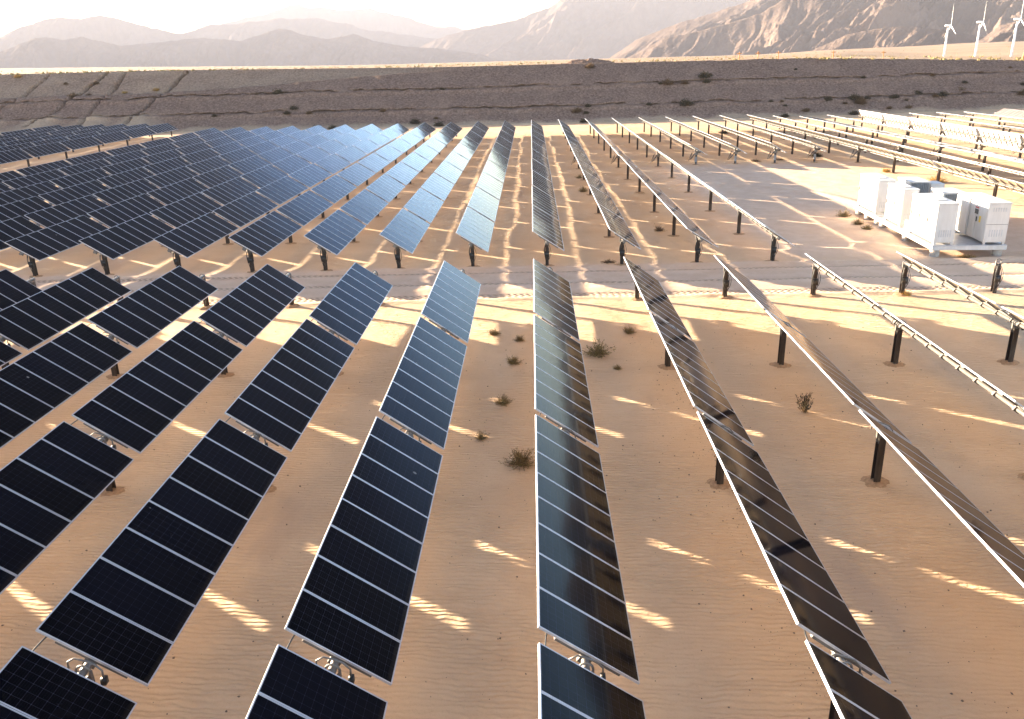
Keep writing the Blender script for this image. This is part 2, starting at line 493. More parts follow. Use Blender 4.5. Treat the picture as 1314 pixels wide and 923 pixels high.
sand = np.zeros_like(EX)
gul = np.zeros_like(EX)
def gully(path, w0, depth):
    global disp, sand, gul
    pz = np.array([p[1] for p in path]); px = np.array([p[0] for p in path])
    cx = np.interp(EZ, pz, px) + 0.8 * fbm(EZ * 0.5, EX * 0 + px[0], 3)
    w = w0 * (0.7 + 0.5 * np.clip(EZ / 8, 0, 1)) * (0.8 + 0.6 * fbm(EZ * 0.8, EX * 0 + 3, 3))
    g = np.exp(-(np.abs(EX - cx) / np.maximum(w, 0.2)) ** 3) * sstep(0.6, 1.6, EZ)
    disp = disp - depth * 0.25 * g; gul = gul + depth * 1.0 * g
    fan = np.exp(-((EX - cx - 1.5) / (1.2 + 4.5 * np.clip(1 - EZ / 3.2, 0, 1))) ** 2) * (1 - sstep(1.6, 3.4, EZ + 0.8 * fbm(EX * 0.6, EZ * 0.6, 3)))
    sand = np.maximum(sand, fan * 0.9); disp = disp + 0.5 * fan
gully([(-72.5, 0.5), (-71.5, 3), (-70.0, 5.5), (-67.5, 9.8)], 0.40, 3.2)
gully([(-90.5, 0.5), (-88, 3.5), (-86.0, 6.0), (-83.5, 9.8)], 0.36, 3.0)
gully([(-80.5, 6.1), (-80.2, 7.0), (-79.5, 9.8)], 0.34, 2.2)
gully([(-100.5, 0.5), (-97, 5.0), (-95.0, 9.8)], 0.30, 2.0)
above = np.concatenate([np.zeros((nl, len(ex))), np.ones((nu - 1, len(ex)))], 0)
sand = np.maximum(sand, above * np.clip(up / 1.2, 0, 1) * 0.55 * (0.75 + 0.5 * fbm(EX * 0.15, EZ * 0.8, 3)))
sand = np.maximum(sand, (1 - sstep(0.15, 0.7, EZ + 0.4 * fbm(EX * 0.3, EX * 0 + 9, 3))) * 0.9)
edge = np.clip((np.arange(EX.shape[0])[:, None] - 0) / 4, 0, 1) * np.clip((EX.shape[0] - 1 - np.arange(EX.shape[0])[:, None]) / 3, 0, 1)
disp = disp * edge
EY2 = EY - 0.447 * disp + edge * (1.5 * notch + gul); EZ2 = EZ + 0.894 * disp
tag(link('embankment', grid_mesh('embankment', EX, EY2, EZ2, M['embank'], attrs={'sand': sand})), kind='structure')

# plain behind the crest: a polar-like strip that starts exactly on the crest line
cy_, cz_ = EY2[-1], EZ2[-1]
nd = 150
tt = np.linspace(0, 1, nd)[:, None] ** 3.2
scale = 1 + tt * 110.0
PX = ex[None, :] * (1 + (scale - 1) * 1.0)
PY = cy_[None, :] * scale
DD = np.hypot(PX, PY); AZ = np.degrees(np.arctan2(PX, PY))
fan_r = sstep(13, 29, AZ); fan_l = sstep(-8, -34, AZ)
run = np.clip(DD - 215, 0, 2600)
base = 9.3 - 4.3 * sstep(18, 25, AZ) * sstep(180, 420, DD)
PZ = cz_[None, :] * (1 - sstep(0, 300, DD - 170)) + base * sstep(0, 300, DD - 170) + fan_r * np.clip(DD - 640, 0, 2200) * 0.0155 + fan_l * run * 0.0065
PZ = PZ + np.minimum(1, tt * 400) * 0.5 * fbm(PX * 0.02, PY * 0.02, 4) * np.clip(DD / 800, 0.4, 3)
tag(link('desert_plain', grid_mesh('desert_plain', PX, PY, PZ, M['plain'])), kind='structure')
def plain_z(x, y):
    i = np.argmin((PX - x) ** 2 + (PY - y) ** 2); return float(PZ.ravel()[i])

# ------------------------------------------------------------------ mountain ranges
def mountain(name, sil, dist, thick, seed, k=1.0, spur=0.45, naz=None, back=0.7, skew=0.9):
    az = np.array([s[0] for s in sil]); el = np.array([s[1] for s in sil])
    n = naz or int((az[-1] - az[0]) * 14)
    A = np.linspace(az[0], az[-1], n)
    E = np.interp(A, az, el)
    arc = np.radians(A) * dist
    jag = fbm(arc / (thick * 0.16) + seed, arc * 0 + seed, 5, 0.55)
    nf, nb = 110, 26
    t = np.concatenate([np.linspace(0, 1, nf), 1 + np.linspace(0.02, 1, nb)])[:, None]
    D = dist + thick * (np.minimum(t, 1) - 1) + np.clip(t - 1, 0, 1) * thick * back
    H = np.maximum(dist * np.tan(np.radians(E)) + CAM_H, 0)
    H = H * (1 + 0.05 * jag * np.clip(E / 2, 0, 1))
    u = arc[None, :] / (thick * 0.60 * k)
    u = u + skew * (1 - np.minimum(t, 1))
    warp = 0.35 * fbm(u * 0.8 + seed, t * 1.3 + seed, 3)
    rg = ridged(u * 0.62 + warp + seed * 3.1, t * 0.35 + warp * 0.5, 6, 0.5)
    rg2 = ridged(u * 3.1 + warp * 3 + seed, t * 1.3 + 0.3 * u, 5, 0.6)
    front = np.clip(t, 0, 1)
    prof = front ** 1.15
    amp = spur * np.sin(pi * front ** 0.8) ** 0.9
    hh = prof + amp * (rg - 0.35) * 0.9 + amp * 0.30 * (rg2 - 0.4) + 0.02 * front * (rg2 - 0.4)
    hh = np.where(t > 1, 1 - (t - 1) ** 1.0 + 0.25 * np.sin(pi * (t - 1)) * (rg - 0.4), hh)
    # nothing in front may rise above the skyline as measured
    lim = (D / dist) * 1.0
    hh = np.minimum(hh, np.where(t < 1, lim * 0.985 - 0.015 * (1 - front), 9))
    Z = -20 + (H[None, :] + 20) * np.maximum(hh, 0)
    a = np.radians(A)[None, :]
    me = grid_mesh(name, D * np.sin(a), D * np.cos(a), Z, M['rock'])
    return tag(link(name, me), kind='structure')

mountain('mountain', [(-46,1.6),(-40,2.4),(-36,1.9),(-31.5,1.98),(-30.2,2.59),(-29,2.91),(-27.3,3.04),(-26.1,3.12),(-24.9,2.77),(-23.2,2.37),(-21.7,2.13),(-20.1,2.55),(-18.2,2.62),(-16.3,2.87),(-13.9,2.93),(-12,2.53),(-10.6,2.14),(-8.1,1.76),(-6.1,1.48),(-3,0.9),(0,0.2)], 7600, 800, 3.0, spur=0.85, k=0.7)
mountain('mountain', [(-26,0.6),(-23,1.6),(-21.5,2.22),(-18.7,2.85),(-16.5,3.27),(-14.7,3.61),(-12.9,3.37),(-10.5,3.38),(-8.1,2.83),(-6.1,2.28),(-4.1,2.0),(-1,1.8),(3,1.2),(6,0.5)], 10000, 1100, 5.0, spur=0.8, k=0.7)
mountain('mountain', [(-44,0.9),(-40,1.6),(-35,1.1),(-31.6,1.24),(-30,1.88),(-29.1,2.04),(-28.4,1.78),(-27.3,1.98),(-25.5,1.48),(-23.4,1.58),(-20.6,1.85),(-18.4,1.63),(-16.9,2.06),(-15.9,2.27),(-14.5,1.88),(-13.1,1.63),(-11.4,1.92),(-10.2,1.47),(-8.2,1.05),(-6.2,0.91),(-3.1,0.45),(-2.1,-0.05)], 5200, 460, 8.0, spur=0.9, k=0.8)
mountain('mountain', [(-10,0.2),(-7.2,1.03),(-6.1,1.48),(-4.1,2.0),(-1,2.44),(1,3.08),(2,3.61),(4,4.2),(7,4.5),(10,4.2),(14,4.6),(20,5.2)], 6400, 950, 13.0, spur=0.75)
mountain('mountain', [(4.6,-0.5),(5.3,0.1),(7,1.14),(9.5,2.0),(13.3,3.04),(16,4.2),(20,5.3),(25,6.6),(30,8.2),(36,9.6),(44,10.2),(55,9.0),(68,7.5),(80,6.0),(95,4.0),(110,1.5)], 3000, 600, 17.0, spur=0.85)
mountain('mountain', [(5.9,-0.4),(6.3,0),(8.8,1.18),(10.7,1.5),(12.6,1.89),(14.5,2.37),(15.8,3.11),(18,3.6),(22,3.2),(27,3.5),(33,3.2),(40,3.6),(50,2.6),(60,1.0)], 2300, 300, 23.0, spur=0.9)
mountain('mountain', [(16.6,-0.5),(17.5,0.01),(19.7,0.98),(21.8,1.34),(23.5,1.32),(25.3,1.0),(27.1,0.6),(28.5,0.4),(31,0.2),(33,-0.3)], 1700, 130, 29.0, spur=0.7, naz=330)
mountain('mountain', [(26,-0.2),(27.1,0.6),(27.8,1.19),(28.4,1.37),(28.9,1.47),(31,2.0),(35,2.2),(40,1.6),(46,0.2)], 1650, 170, 31.0, spur=0.7, naz=330)

# ------------------------------------------------------------------ tracker row pieces (shared meshes)
MW, MC, MT = 0.988, 1.925, 0.040        # module width along the row, chord, thickness
PITCH_M, GAP = 1.0, 0.3696
SEC = 8 * PITCH_M + GAP
OFF = 0.10                               # modules sit above the tube axis
def module_into(b, yc=0.0, z0=OFF, jit=(0, 0)):
    hx, hy, fw = MC / 2, MW / 2, 0.022
    zt_, zb = z0 + MT, z0
    R = Euler((radians(jit[0]), radians(jit[1]), 0)).to_matrix()
    def P(x, y, z): v = R @ Vector((x, y, z - z0)); return (v.x, v.y + yc, v.z + z0)
    ix, iy = hx - fw, hy - fw
    zg = zt_ - 0.003
    b.poly([P(-ix,-iy,zg), P(ix,-iy,zg), P(ix,iy,zg), P(-ix,iy,zg)], 0, [(0,0),(0,12),(6,12),(6,0)])
    O = [(-hx,-hy),(hx,-hy),(hx,hy),(-hx,hy)]; I = [(-ix,-iy),(ix,-iy),(ix,iy),(-ix,iy)]
    for i in range(4):
        j = (i + 1) % 4
        b.poly([P(*O[i],zt_), P(*O[j],zt_), P(*I[j],zt_), P(*I[i],zt_)], 1)
        b.poly([P(*I[i],zt_), P(*I[j],zt_), P(*I[j],zg), P(*I[i],zg)], 1)
        b.poly([P(*O[i],zb), P(*O[j],zb), P(*O[j],zt_), P(*O[i],zt_)], 1)
        b.poly([P(*O[j],zb), P(*O[i],zb), P(*I[i],zb), P(*I[j],zb)], 1)
        b.poly([P(*I[j],zb), P(*I[i],zb), P(*I[i],zt_-0.010), P(*I[j],zt_-0.010)], 1)
    zs = zt_ - 0.010
    b.poly([P(-ix,iy,zs), P(ix,iy,zs), P(ix,-iy,zs), P(-ix,-iy,zs)], 2)
    b.box(P(0.30,-0.09,zs-0.028), P(0.42,0.09,zs-0.001), 3)                # junction box
def weld(me):
    import bmesh
    bm = bmesh.new(); bm.from_mesh(me)
    bmesh.ops.remove_doubles(bm, verts=bm.verts, dist=0.0004)
    bm.to_mesh(me); bm.free(); me.update()
    return me
def rails_into(b, mat=0):
    w = 0.035
    ys = [(i - 4) * PITCH_M + (0.05 if i == 0 else -0.05 if i == 8 else 0) for i in range(9)]
    for i, y in enumerate(ys):
        for (a, c) in ((-0.62, -0.10), (-0.10, 0.10), (0.10, 0.62)):
            b.box((a, y - w, OFF - 0.052), (c, y + w, OFF - 0.002), mat)
        b.box((-0.10, y - w, -0.085), (0.10, y + w, OFF - 0.052), mat)
        if i < 8: b.box((-0.10, y + w, OFF - 0.052), (0.10, ys[i + 1] - w, OFF - 0.002), mat)
b = MB(); module_into(b)
ME_MODULE = b.mesh('solar_module', [M['cells'], M['alu'], M['backsheet'], M['darkbox']])
b = MB(); rails_into(b)
ME_RAILS = weld(b.mesh('panel_table', [M['rail']]))
ME_TABLES = []
for q in range(5):
    b = MB()
    for i in range(8):
        module_into(b, (i - 3.5) * PITCH_M, OFF, (random.gauss(0, 0.16), random.gauss(0, 0.10)))
    rails_into(b, 4)
    ME_TABLES.append(b.mesh('panel_table', [M['cells'], M['alu'], M['backsheet'], M['darkbox'], M['rail']]))

b = MB()
for i in range(8): module_into(b, (i - 3.5) * PITCH_M, OFF, (random.gauss(0, 0.16), random.gauss(0, 0.10)))
rails_into(b, 4)
ME_WHITEBACK = weld(b.mesh('panel_table', [M['cells'], M['alu'], simple('white_backsheet', (0.50, 0.45, 0.40), 0.6, 0, 0.06, 3), M['darkbox'], M['rail']]))
def mat_pink_glass():
    k = NT('pinkish_solar_glass')  # paler, pinkish glass colour with random mottling
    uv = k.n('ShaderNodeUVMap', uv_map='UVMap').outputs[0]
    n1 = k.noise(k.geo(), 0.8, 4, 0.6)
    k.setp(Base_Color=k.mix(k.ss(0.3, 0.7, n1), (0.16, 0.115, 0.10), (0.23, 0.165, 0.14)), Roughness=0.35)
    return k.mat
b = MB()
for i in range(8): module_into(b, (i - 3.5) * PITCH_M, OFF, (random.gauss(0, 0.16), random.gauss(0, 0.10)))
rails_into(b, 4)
ME_PINK_GLASS = weld(b.mesh('panel_table', [mat_pink_glass(), M['alu'], M['backsheet'], M['darkbox'], M['rail']]))
POST_TOP = 1.27
ZT = 1.435
def post_mesh():
    b = MB()
    w, d, t = 0.085, 0.10, 0.012
    z0, z1 = -0.45, POST_TOP
    b.box((-w, -d, z0), (w, -d + t, z1)); b.box((-w, d - t, z0), (w, d, z1)); b.box((-t/2, -d + t + .001, z0), (t/2, d - t - .001, z1 - .003))
    return b.mesh('support_post', [M['post']])
def bearing_mesh():
    b = MB()
    # saddle plates and the ring the tube turns in
    b.box((-0.09, -0.055, POST_TOP - 0.16), (0.09, -0.040, POST_TOP + 0.05)); b.box((-0.09, 0.040, POST_TOP - 0.16), (0.09, 0.055, POST_TOP + 0.05))
    pts = [(0.115 * cos(a), 0, ZT + 0.115 * sin(a)) for a in np.linspace(-pi * .5, pi * 1.5, 25)]
    b.tube(pts, 0.020, 6)
    b.box((-0.13, -0.03, POST_TOP - 0.02), (-0.10, 0.03, POST_TOP + 0.18)); b.box((0.10, -0.03, POST_TOP - 0.02), (0.13, 0.03, POST_TOP + 0.18))
    return b.mesh('bearing', [M['galv']])
def loop_mesh():
    b = MB()
    pts = [(-0.26, 0.06, ZT + 0.02), (-0.25, 0.05, ZT + 0.15), (-0.13, 0.05, ZT + 0.22), (0.05, 0.05, ZT + 0.16), (0.17, 0.05, ZT + 0.10), (0.27, 0.05, ZT - 0.02), (0.27, 0.04, ZT - 0.16)]
    b.tube(pts, 0.017, 6)
    b.box((0.23, 0.0, ZT - 0.27), (0.31, 0.10, ZT - 0.15), 1)
    return b.mesh('cable_conduit', [M['galv'], M['rubber']], True)
def cables_mesh():
    b = MB()
    for q in range(5):
        x0, y0 = random.uniform(-.14, .14), random.uniform(-.16, -.11)
        bow = random.uniform(.05, .22) * random.choice((-1, 1))
        pts = [(x0 * .5 + bow * sin(pi * s), y0 - 0.05 * sin(pi * s), ZT - 0.05 - s * (1.0 + .15 * (q % 3))) for s in np.linspace(0, 1, 9)]
        b.tube(pts, 0.012, 5)
    b.box((-0.13, -0.20, 0.55), (0.10, -0.115, 0.85))
    return b.mesh('cable_bundle', [M['rubber']], True)
def drive_mesh():
    b = MB()
    b.tube([(0, -0.10, ZT), (0, 0.10, ZT)], 0.20, 18)
    b.tube([(0.0, 0.0, ZT - 0.22), (0.42, 0.0, ZT - 0.22)], 0.07, 10)
    b.box((-0.14, -0.14, POST_TOP - 0.30), (0.14, 0.14, POST_TOP - 0.02))
    return b.mesh('slew_drive', [M['galv']])
def box_mesh():
    b = MB(); b.box((-0.17, -0.22, 0.30), (0.04, -0.102, 0.80)); b.box((-0.02, -0.18, -0.1), (0.02, -0.14, 0.418))
    return b.mesh('control_box', [M['greybox']])
def slack_mesh():
    b = MB()
    for q in range(3):
        a = 0.25 + 0.14 * q
        pts = [(-0.05 - 0.28 * s - a * sin(pi * s), -0.1 + 0.5 * s, ZT - 0.1 - (0.75 + .1 * q) * sin(pi * s * .97)) for s in np.linspace(0, 1, 13)]
        b.tube(pts, 0.016, 5)
    return b.mesh('slack_cable', [M['rubber']], True)
ME_POST, ME_BEAR, ME_LOOP, ME_CABLES = post_mesh(), bearing_mesh(), loop_mesh(), cables_mesh()
ME_DRIVE, ME_CBOX, ME_SLACK = drive_mesh(), box_mesh(), slack_mesh()
def collar_mesh(seed):
    r_ = random.Random(seed); b = MB()
    rings = []
    for rad, hgt in ((0.36, -0.03), (0.25, 0.025), (0.15, 0.05), (0.02, 0.055)):
        rings.append([(rad * r_.uniform(.75, 1.25) * cos(a) * 1.15, rad * r_.uniform(.75, 1.25) * sin(a), hgt + r_.gauss(0, .008)) for a in np.linspace(0, 2 * pi, 19)[:-1]])
    for q in range(3):
        for j in range(18):
            b.poly([rings[q][j], rings[q][(j + 1) % 18], rings[q + 1][(j + 1) % 18], rings[q + 1][j]])
    return weld_smooth(b.mesh('soil_collar', [M['soil']]))
def weld_smooth(me):
    weld(me); me.shade_smooth(); return me
M['soil'] = simple('disturbed_soil', (0.42, 0.27, 0.16), 0.95, 0, 0.25, 12, 0.1)
ME_COLLAR = [collar_mesh(3), collar_mesh(4), collar_mesh(5)]
_tubes = {}
def tube_mesh(length):
    key = round(length, 2)
    if key not in _tubes:
        b = MB()
        b.tube([(0, -length / 2, 0), (0, length / 2, 0)], 0.066, 10)
        _tubes[key] = b.mesh('torque_tube', [M['galv']])
        for p in _tubes[key].polygons: p.use_smooth = len(p.vertices) == 4
    return _tubes[key]
def jumper_mesh():
    b = MB()
    b.tube([(-0.78, -0.26, OFF - .01), (-0.80, -0.1, OFF - .035), (-0.79, 0.1, OFF - .03), (-0.77, 0.26, OFF - .01)], 0.014, 5)
    return b.mesh('jumper_cable', [M['rubber']], True)
ME_JUMP = jumper_mesh()

def tracker_row(label, group, x, y_far, nsec, tilt, detail, ends='far', post_gap=True, skip=(), motor=(), first_motor=False, dusty=False, zo=0.0, wires=False):
    """one tracker row; tables are counted from the far end. detail(i) -> True when the modules are objects of their own"""
    y_near = y_far - nsec * SEC + GAP
    yc = (y_far + y_near) / 2
    root = empty('solar_tracker_row', (x, yc, zo))
    tag(root, label, 'solar panel row', group)
    ext_f, ext_n = (0.75, 0.1)
    L = y_far - y_near + ext_f + ext_n
    link('torque_tube', tube_mesh(L), root, (0, (ext_f - ext_n) / 2, ZT))
    for i in range(nsec):
        if i in skip: continue
        ti = tilt + random.gauss(0, 0.15 if ends == 'front' else 0.7)
        ty = y_far - i * SEC - 4 * PITCH_M - yc
        rot = (0, radians(ti), 0)
        if detail(i):
            tb = link('panel_table', ME_RAILS, root, (0, ty, ZT), rot)
            for k in range(8):
                link('solar_module', ME_MODULE, tb, (0, (k - 3.5) * PITCH_M, 0), (radians(random.gauss(0, 0.10)), radians(random.gauss(0, 0.08)), 0))
        else:
            tb = link('panel_table', ME_PINK_GLASS if dusty == 1 else ME_WHITEBACK if dusty == 2 else random.choice(ME_TABLES), root, (0, ty, ZT), rot)
        if i < nsec - 1 and wires:
            link('jumper_cable', ME_JUMP, root, (sin(radians(ti)) * 0, ty - 4 * PITCH_M - GAP / 2, ZT), rot)
    py = [y_far - g * SEC + GAP / 2 for g in range(1, nsec)]
    if ends == 'front': py = [y_far + 0.55] + py
    else: py = [y_far - 0.9] + py + [y_near + 0.8]
    for g, yy in enumerate(py):
        gzv = gz(x, yy) if abs(zo) < 1e-6 else 0
        p = link('support_post', ME_POST, root, (0, yy - yc, 0))
        last = (g == len(py) - 1 and ends != 'front') or (g == 0 and ends == 'front')
        link('bearing', ME_BEAR, p)
        if zo == 0 and yy < 90 and abs(x) < 45: link('soil_collar', random.choice(ME_COLLAR), p, (0, 0, gzv))
        if g in motor or (first_motor and last):
            link('slew_drive', ME_DRIVE, p)
            link('slack_cable', ME_SLACK, p)
            if first_motor: link('control_box', ME_CBOX, p)
        elif last: link('cable_bundle', ME_CABLES, p)
        elif wires: link('cable_conduit', ME_LOOP, p)
    return root

ORD = ['zeroth', 'first', 'second', 'third', 'fourth', 'fifth', 'sixth', 'seventh', 'eighth', 'ninth', 'tenth', 'eleventh', 'twelfth', 'thirteenth']
X0, SP = 0.696, 3.9292
Y_FRONT = 35.087
allmod = lambda i: True
nomod = lambda i: False
# front block
for r in range(-10, 5):
    if r == 0: lab = 'front panel row pointing straight away from the viewer, dry bushes on its left side'
    elif r == 1: lab = 'front panel row first to the right of the straight one, its glass reflecting brown'
    elif r == 2: lab = 'front row with brown glass seen at a shallow angle, above the small dark sapling'
    elif r == 3: lab = 'front panel row seen edge-on as a thin bright strip, left one of two'
    elif r == 4: lab = 'rightmost front panel row, seen edge-on, its underside and tube sunlit'
    else: lab = 'black front panel row, %s to the left of the front row pointing straight away' % ORD[-r]
    tracker_row(lab, 'front block of solar panel rows', X0 + r * SP, Y_FRONT, 5, (36.2 if r == 1 else 35.0), allmod if -8 <= r <= 3 else nomod, ends='front', wires=True)
# a single post stands past the last front row
p = link('support_post', ME_POST, None, (X0 + 5 * SP + 0.1, 35.62, 0))
tag(p, 'dark steel post without panels standing alone right of the front rows', 'post')
link('bearing', ME_BEAR, p)
link('cable_bundle', ME_CABLES, p)

# rear block beyond the road
Y_REAR_N, NR = 41.4, 10
Y_REAR = Y_REAR_N + NR * SEC - GAP
for r in range(-12, 4):
    if r == 0: lab = 'rear panel row pointing straight away beyond the road, behind the straight front one'
    elif r < 0: lab = 'rear panel row beyond the road, %s to the left of the straight rear row' % ORD[-r]
    else: lab = ['brown glass rear panel row beyond the road, first right of the straight rear row',
                 'almost edge-on rear panel row beyond the road, second right of the straight one',
                 'rear panel row seen as a thin bright line, last full row left of the cabinets'][r - 1]
    tracker_row(lab, 'rear block of solar panel rows', X0 + r * SP, Y_REAR, NR, 32.6, (lambda i: i >= 4), ends='rear', motor=(5,))
short = ['leftmost', 'second from left', 'third from left', 'rightmost']
for r in range(4, 8):
    tracker_row('short rear row with golden underside, control box at its end, %s of four' % short[r - 4],
                'short rear rows left of the cabinets', X0 + r * SP, Y_REAR, 5, 31.0, nomod, ends='rear', first_motor=True)
rr = {8: (33, 'long panel row right behind the white cabinets, its golden slatted underside facing the viewer'),
      9: (13.5, 'panel row seen edge-on as a thin double line just behind the slatted golden row'),
      10: (4.0, 'panel row lying flat, its pale grey glass showing, behind the cabinets'),
      11: (11.5, 'thin edge-on panel row between the flat row and the steep white row'),
      12: (62, 'steeply tilted panel row showing bright white sunlit backs at right'),
      13: (10, 'low edge-on panel row right behind the steep white row'),
      14: (9.5, 'edge-on panel row second behind the steep white row'),
      15: (9.0, 'edge-on panel row third behind the steep white row'),
      16: (8.5, 'edge-on panel row fourth behind the steep white row'),
      17: (-28, 'far right panel row tilted toward the viewer with pinkish glass, nearer of two'),
      18: (-28, 'farthest right panel row tilted toward the viewer, only its end in view')}
for r, (t, lab) in rr.items():
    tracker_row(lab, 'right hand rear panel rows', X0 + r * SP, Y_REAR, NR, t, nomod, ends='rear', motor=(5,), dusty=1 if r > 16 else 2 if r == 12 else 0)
# block on the far left beyond the service track
for k in range(6):
    lab = 'dark panel row of the far left block, %s' % ['nearest to the sandy track', 'second from the sandy track', 'third from the sandy track', 'fourth from the sandy track', 'fifth from the sandy track', 'farthest from the sandy track'][k]
    tracker_row(lab, 'far left block of panel rows', -59.3 - k * SP, 138.5 + 0.5 * k, 7, 32.5, nomod, ends='rear')

# ------------------------------------------------------------------ inverter skids
SK = (20.88, 42.62); SKR = radians(-3.0)
def sk(u, v, z=0.0):
    return (SK[0] + u * cos(SKR) - v * sin(SKR), SK[1] + u * sin(SKR) + v * cos(SKR), z)
DZ = 0.62
def platform(u0, v0, w, l, label):
    root = empty('equipment_skid', sk(u0, v0), SKR); tag(root, label, 'equipment platform', 'steel platforms under the cabinets')
    b = MB(); b.box((0, 0, DZ - 0.05), (w, l, DZ)); bevel(b.build('deck', M['deck'], root), 0.008)
    b = MB()
    b.box((0.0, 0.0, DZ - 0.25), (w, 0.10, DZ - 0.052)); b.box((0.0, l - 0.10, DZ - 0.25), (w, l, DZ - 0.052))
    b.box((0.0, 0.102, DZ - 0.25), (0.10, l - 0.102, DZ - 0.052)); b.box((w - 0.10, 0.102, DZ - 0.25), (w, l - 0.102, DZ - 0.052))
    b.build('edge_beam', M['cabinet'], root)
    for (px, py, r) in [(0.28, 0.30, 0.24), (w - 0.3, 0.30, 0.24), (0.28, l * 0.5, 0.24), (w - 0.3, l * .5, .24), (0.28, l - 0.4, 0.24), (w - 0.3, l - 0.4, 0.24)]:
        b = MB(); b.tube([(px, py, -0.2), (px, py, DZ - 0.252)], r, 18); b.build('pier', M['concrete'], root)
    for py in (0.75, l * 0.5 + 0.7):
        b = MB(); b.tube([(0.35, py, -0.2), (0.35, py, DZ - 0.252)], 0.07, 10); b.build('conduit', M['galv'], root)
platform(0, 0, 3.75, 8.4, 'white edged steel skid platform on concrete piers, under the three nearest cabinets')
platform(0.05, 8.75, 3.7, 4.3, 'steel skid platform at the back, under the farthest left white cabinet')

def cabinet(u, v, w, l, h, label, kind):
    """u to the right, v away from the viewer; local origin at the near left corner"""
    root = empty('electrical_cabinet', sk(u, v, DZ), SKR); tag(root, label, 'cabinet', 'white cabinets on the skids')
    fo = 0.12
    b = MB(); b.box((0, 0, fo), (w, l, h)); bevel(b.build('body', M['cabinet'], root), 0.02)
    b = MB(); b.box((-0.03, -0.03, h + .002), (w + 0.03, l + 0.03, h + 0.055)); bevel(b.build('roof_panel', M['cabinet'], root), 0.015)
    b = MB()
    for (a, c) in ((0.02, 0.02), (w - 0.14, 0.02), (0.02, l - 0.14), (w - 0.14, l - 0.14)): b.box((a, c, 0.001), (a + 0.12, c + 0.12, fo - .001))
    b.build('foot', M['cabinet'], root)
    # doors on the left long side
    nd = 3 if l > 2.6 else 2
    for i in range(nd):
        y0 = 0.06 + i * (l - 0.12) / nd; y1 = y0 + (l - 0.12) / nd - 0.03
        b = MB(); b.box((-0.022, y0, fo + 0.10), (-0.001, y1, h - 0.08)); d = bevel(b.build('door', M['cabinet'], root), 0.006)
        b = MB(); b.box((-0.06, y1 - 0.16, 1.05), (-0.023, y1 - 0.10, 1.30)); b.build('handle', M['darkbox'], d)
    # vents low on the near end
    b = MB()
    for i in range(6):
        xx = w * 0.2 + i * w * 0.11
        b.box((xx, -0.010, 0.42), (xx + w * 0.05, -0.001, 0.78))
    b.build('vent', M['deck'], root)
    if kind == 'plain':
        b = MB(); b.box((w * .25, l * .25, h + .057), (w * .75, l * .55, h + .10)); b.build('roof_hatch', M['cabinet'], root)
        b = MB(); b.box((-0.0245, l * 0.42, 1.28), (-0.0225, l * 0.42 + 0.22, 1.36)); b.build('warning_sticker', M['yellow'], root)
    if kind == 'control':
        b = MB(); b.box((-0.12, l * 0.55, 0.2), (-0.023, l * 0.98, h - 0.02)); bevel(b.build('side_cabinet', M['cabinet'], root), 0.012)
        b = MB(); b.box((-0.031, 0.95, 1.42), (-0.023, 1.35, 1.68)); b.build('display_screen', M['darkbox'], root)
        b = MB(); b.box((-0.029, 0.95, 1.72), (-0.023, 1.35, 1.80)); b.build('warning_sticker', M['red'], root)
        b = MB(); b.box((-0.029, 0.60, 1.05), (-0.023, 0.78, 1.38)); b.build('warning_sticker', M['yellow'], root)
        b = MB(); b.box((0.02, -0.008, 1.05), (w - 0.02, -0.001, 1.065)); b.build('panel_seam', M['gap'], root)
        b = MB()
        for i in range(6): b.box((0.22 * w + i * w * .11, -0.010, 1.72), (0.22 * w + i * w * .11 + .05, -0.001, 1.92))
        b.build('vent', M['deck'], root)
    return root
cabinet(0.06, 0.12, 1.02, 3.45, 2.12, 'tall white cabinet at the near left corner of the skid, vents on its end', 'plain')
cabinet(0.10, 5.0, 0.85, 2.5, 2.12, 'narrow white cabinet second from the near left, with a yellow sticker', 'plain')
cabinet(0.12, 9.2, 1.05, 3.4, 2.05, 'white cabinet at the far left of the skid, farthest from the road', 'plain')
cabinet(2.55, 0.10, 1.12, 3.5, 2.12, 'white cabinet at the right with a dark display and red and yellow stickers', 'control')
r_ = empty('junction_box', sk(0.25, 4.1, DZ), SKR); tag(r_, 'small white junction box on the skid between two tall cabinets', 'electrical box')
b = MB(); b.box((0, 0, 0.002), (0.5, 0.55, 0.5)); bevel(b.build('body', M['cabinet'], r_), 0.015)
b = MB(); b.box((0.06, -0.012, 0.06), (0.44, -0.001, 0.44)); b.build('door', M['cabinet'], r_)
def transformer(u, v, w, l, h, label, base):
    root = empty('transformer', sk(u, v, base), SKR); tag(root, label, 'transformer', 'grey transformers behind the cabinets')
    b = MB(); b.box((0, 0.25, 0.002), (w, l, h - 0.1)); bevel(b.build('tank', M['cabinet'], root), 0.02)
    b = MB(); b.box((-0.04, 0.0, h - 0.098), (w + 0.04, l + 0.03, h)); bevel(b.build('lid', M['cabinet'], root), 0.015)
    b = MB()
    n = 11
    for i in range(n):
        xx = 0.04 + i * (w - 0.08) / (n - 1)
        b.box((xx - 0.018, 0.02, 0.25), (xx + 0.018, 0.249, h - 0.12))
    b.build('cooling_fins', M['transformer'], root)
    b = MB()
    for i in range(10):
        yy = 0.35 + i * (l - 0.5) / 9
        b.box((-0.14, yy - 0.018, 0.3), (-0.001, yy + 0.018, h - 0.25))
    b.build('cooling_fins', M['transformer'], root)
transformer(2.75, 10.9, 1.15, 2.2, 1.75, 'far transformer with grey cooling fins behind the white cabinets', DZ)
transformer(2.95, 6.3, 1.20, 1.9, 1.75, 'near transformer with grey cooling fins left of the display cabinet', DZ)
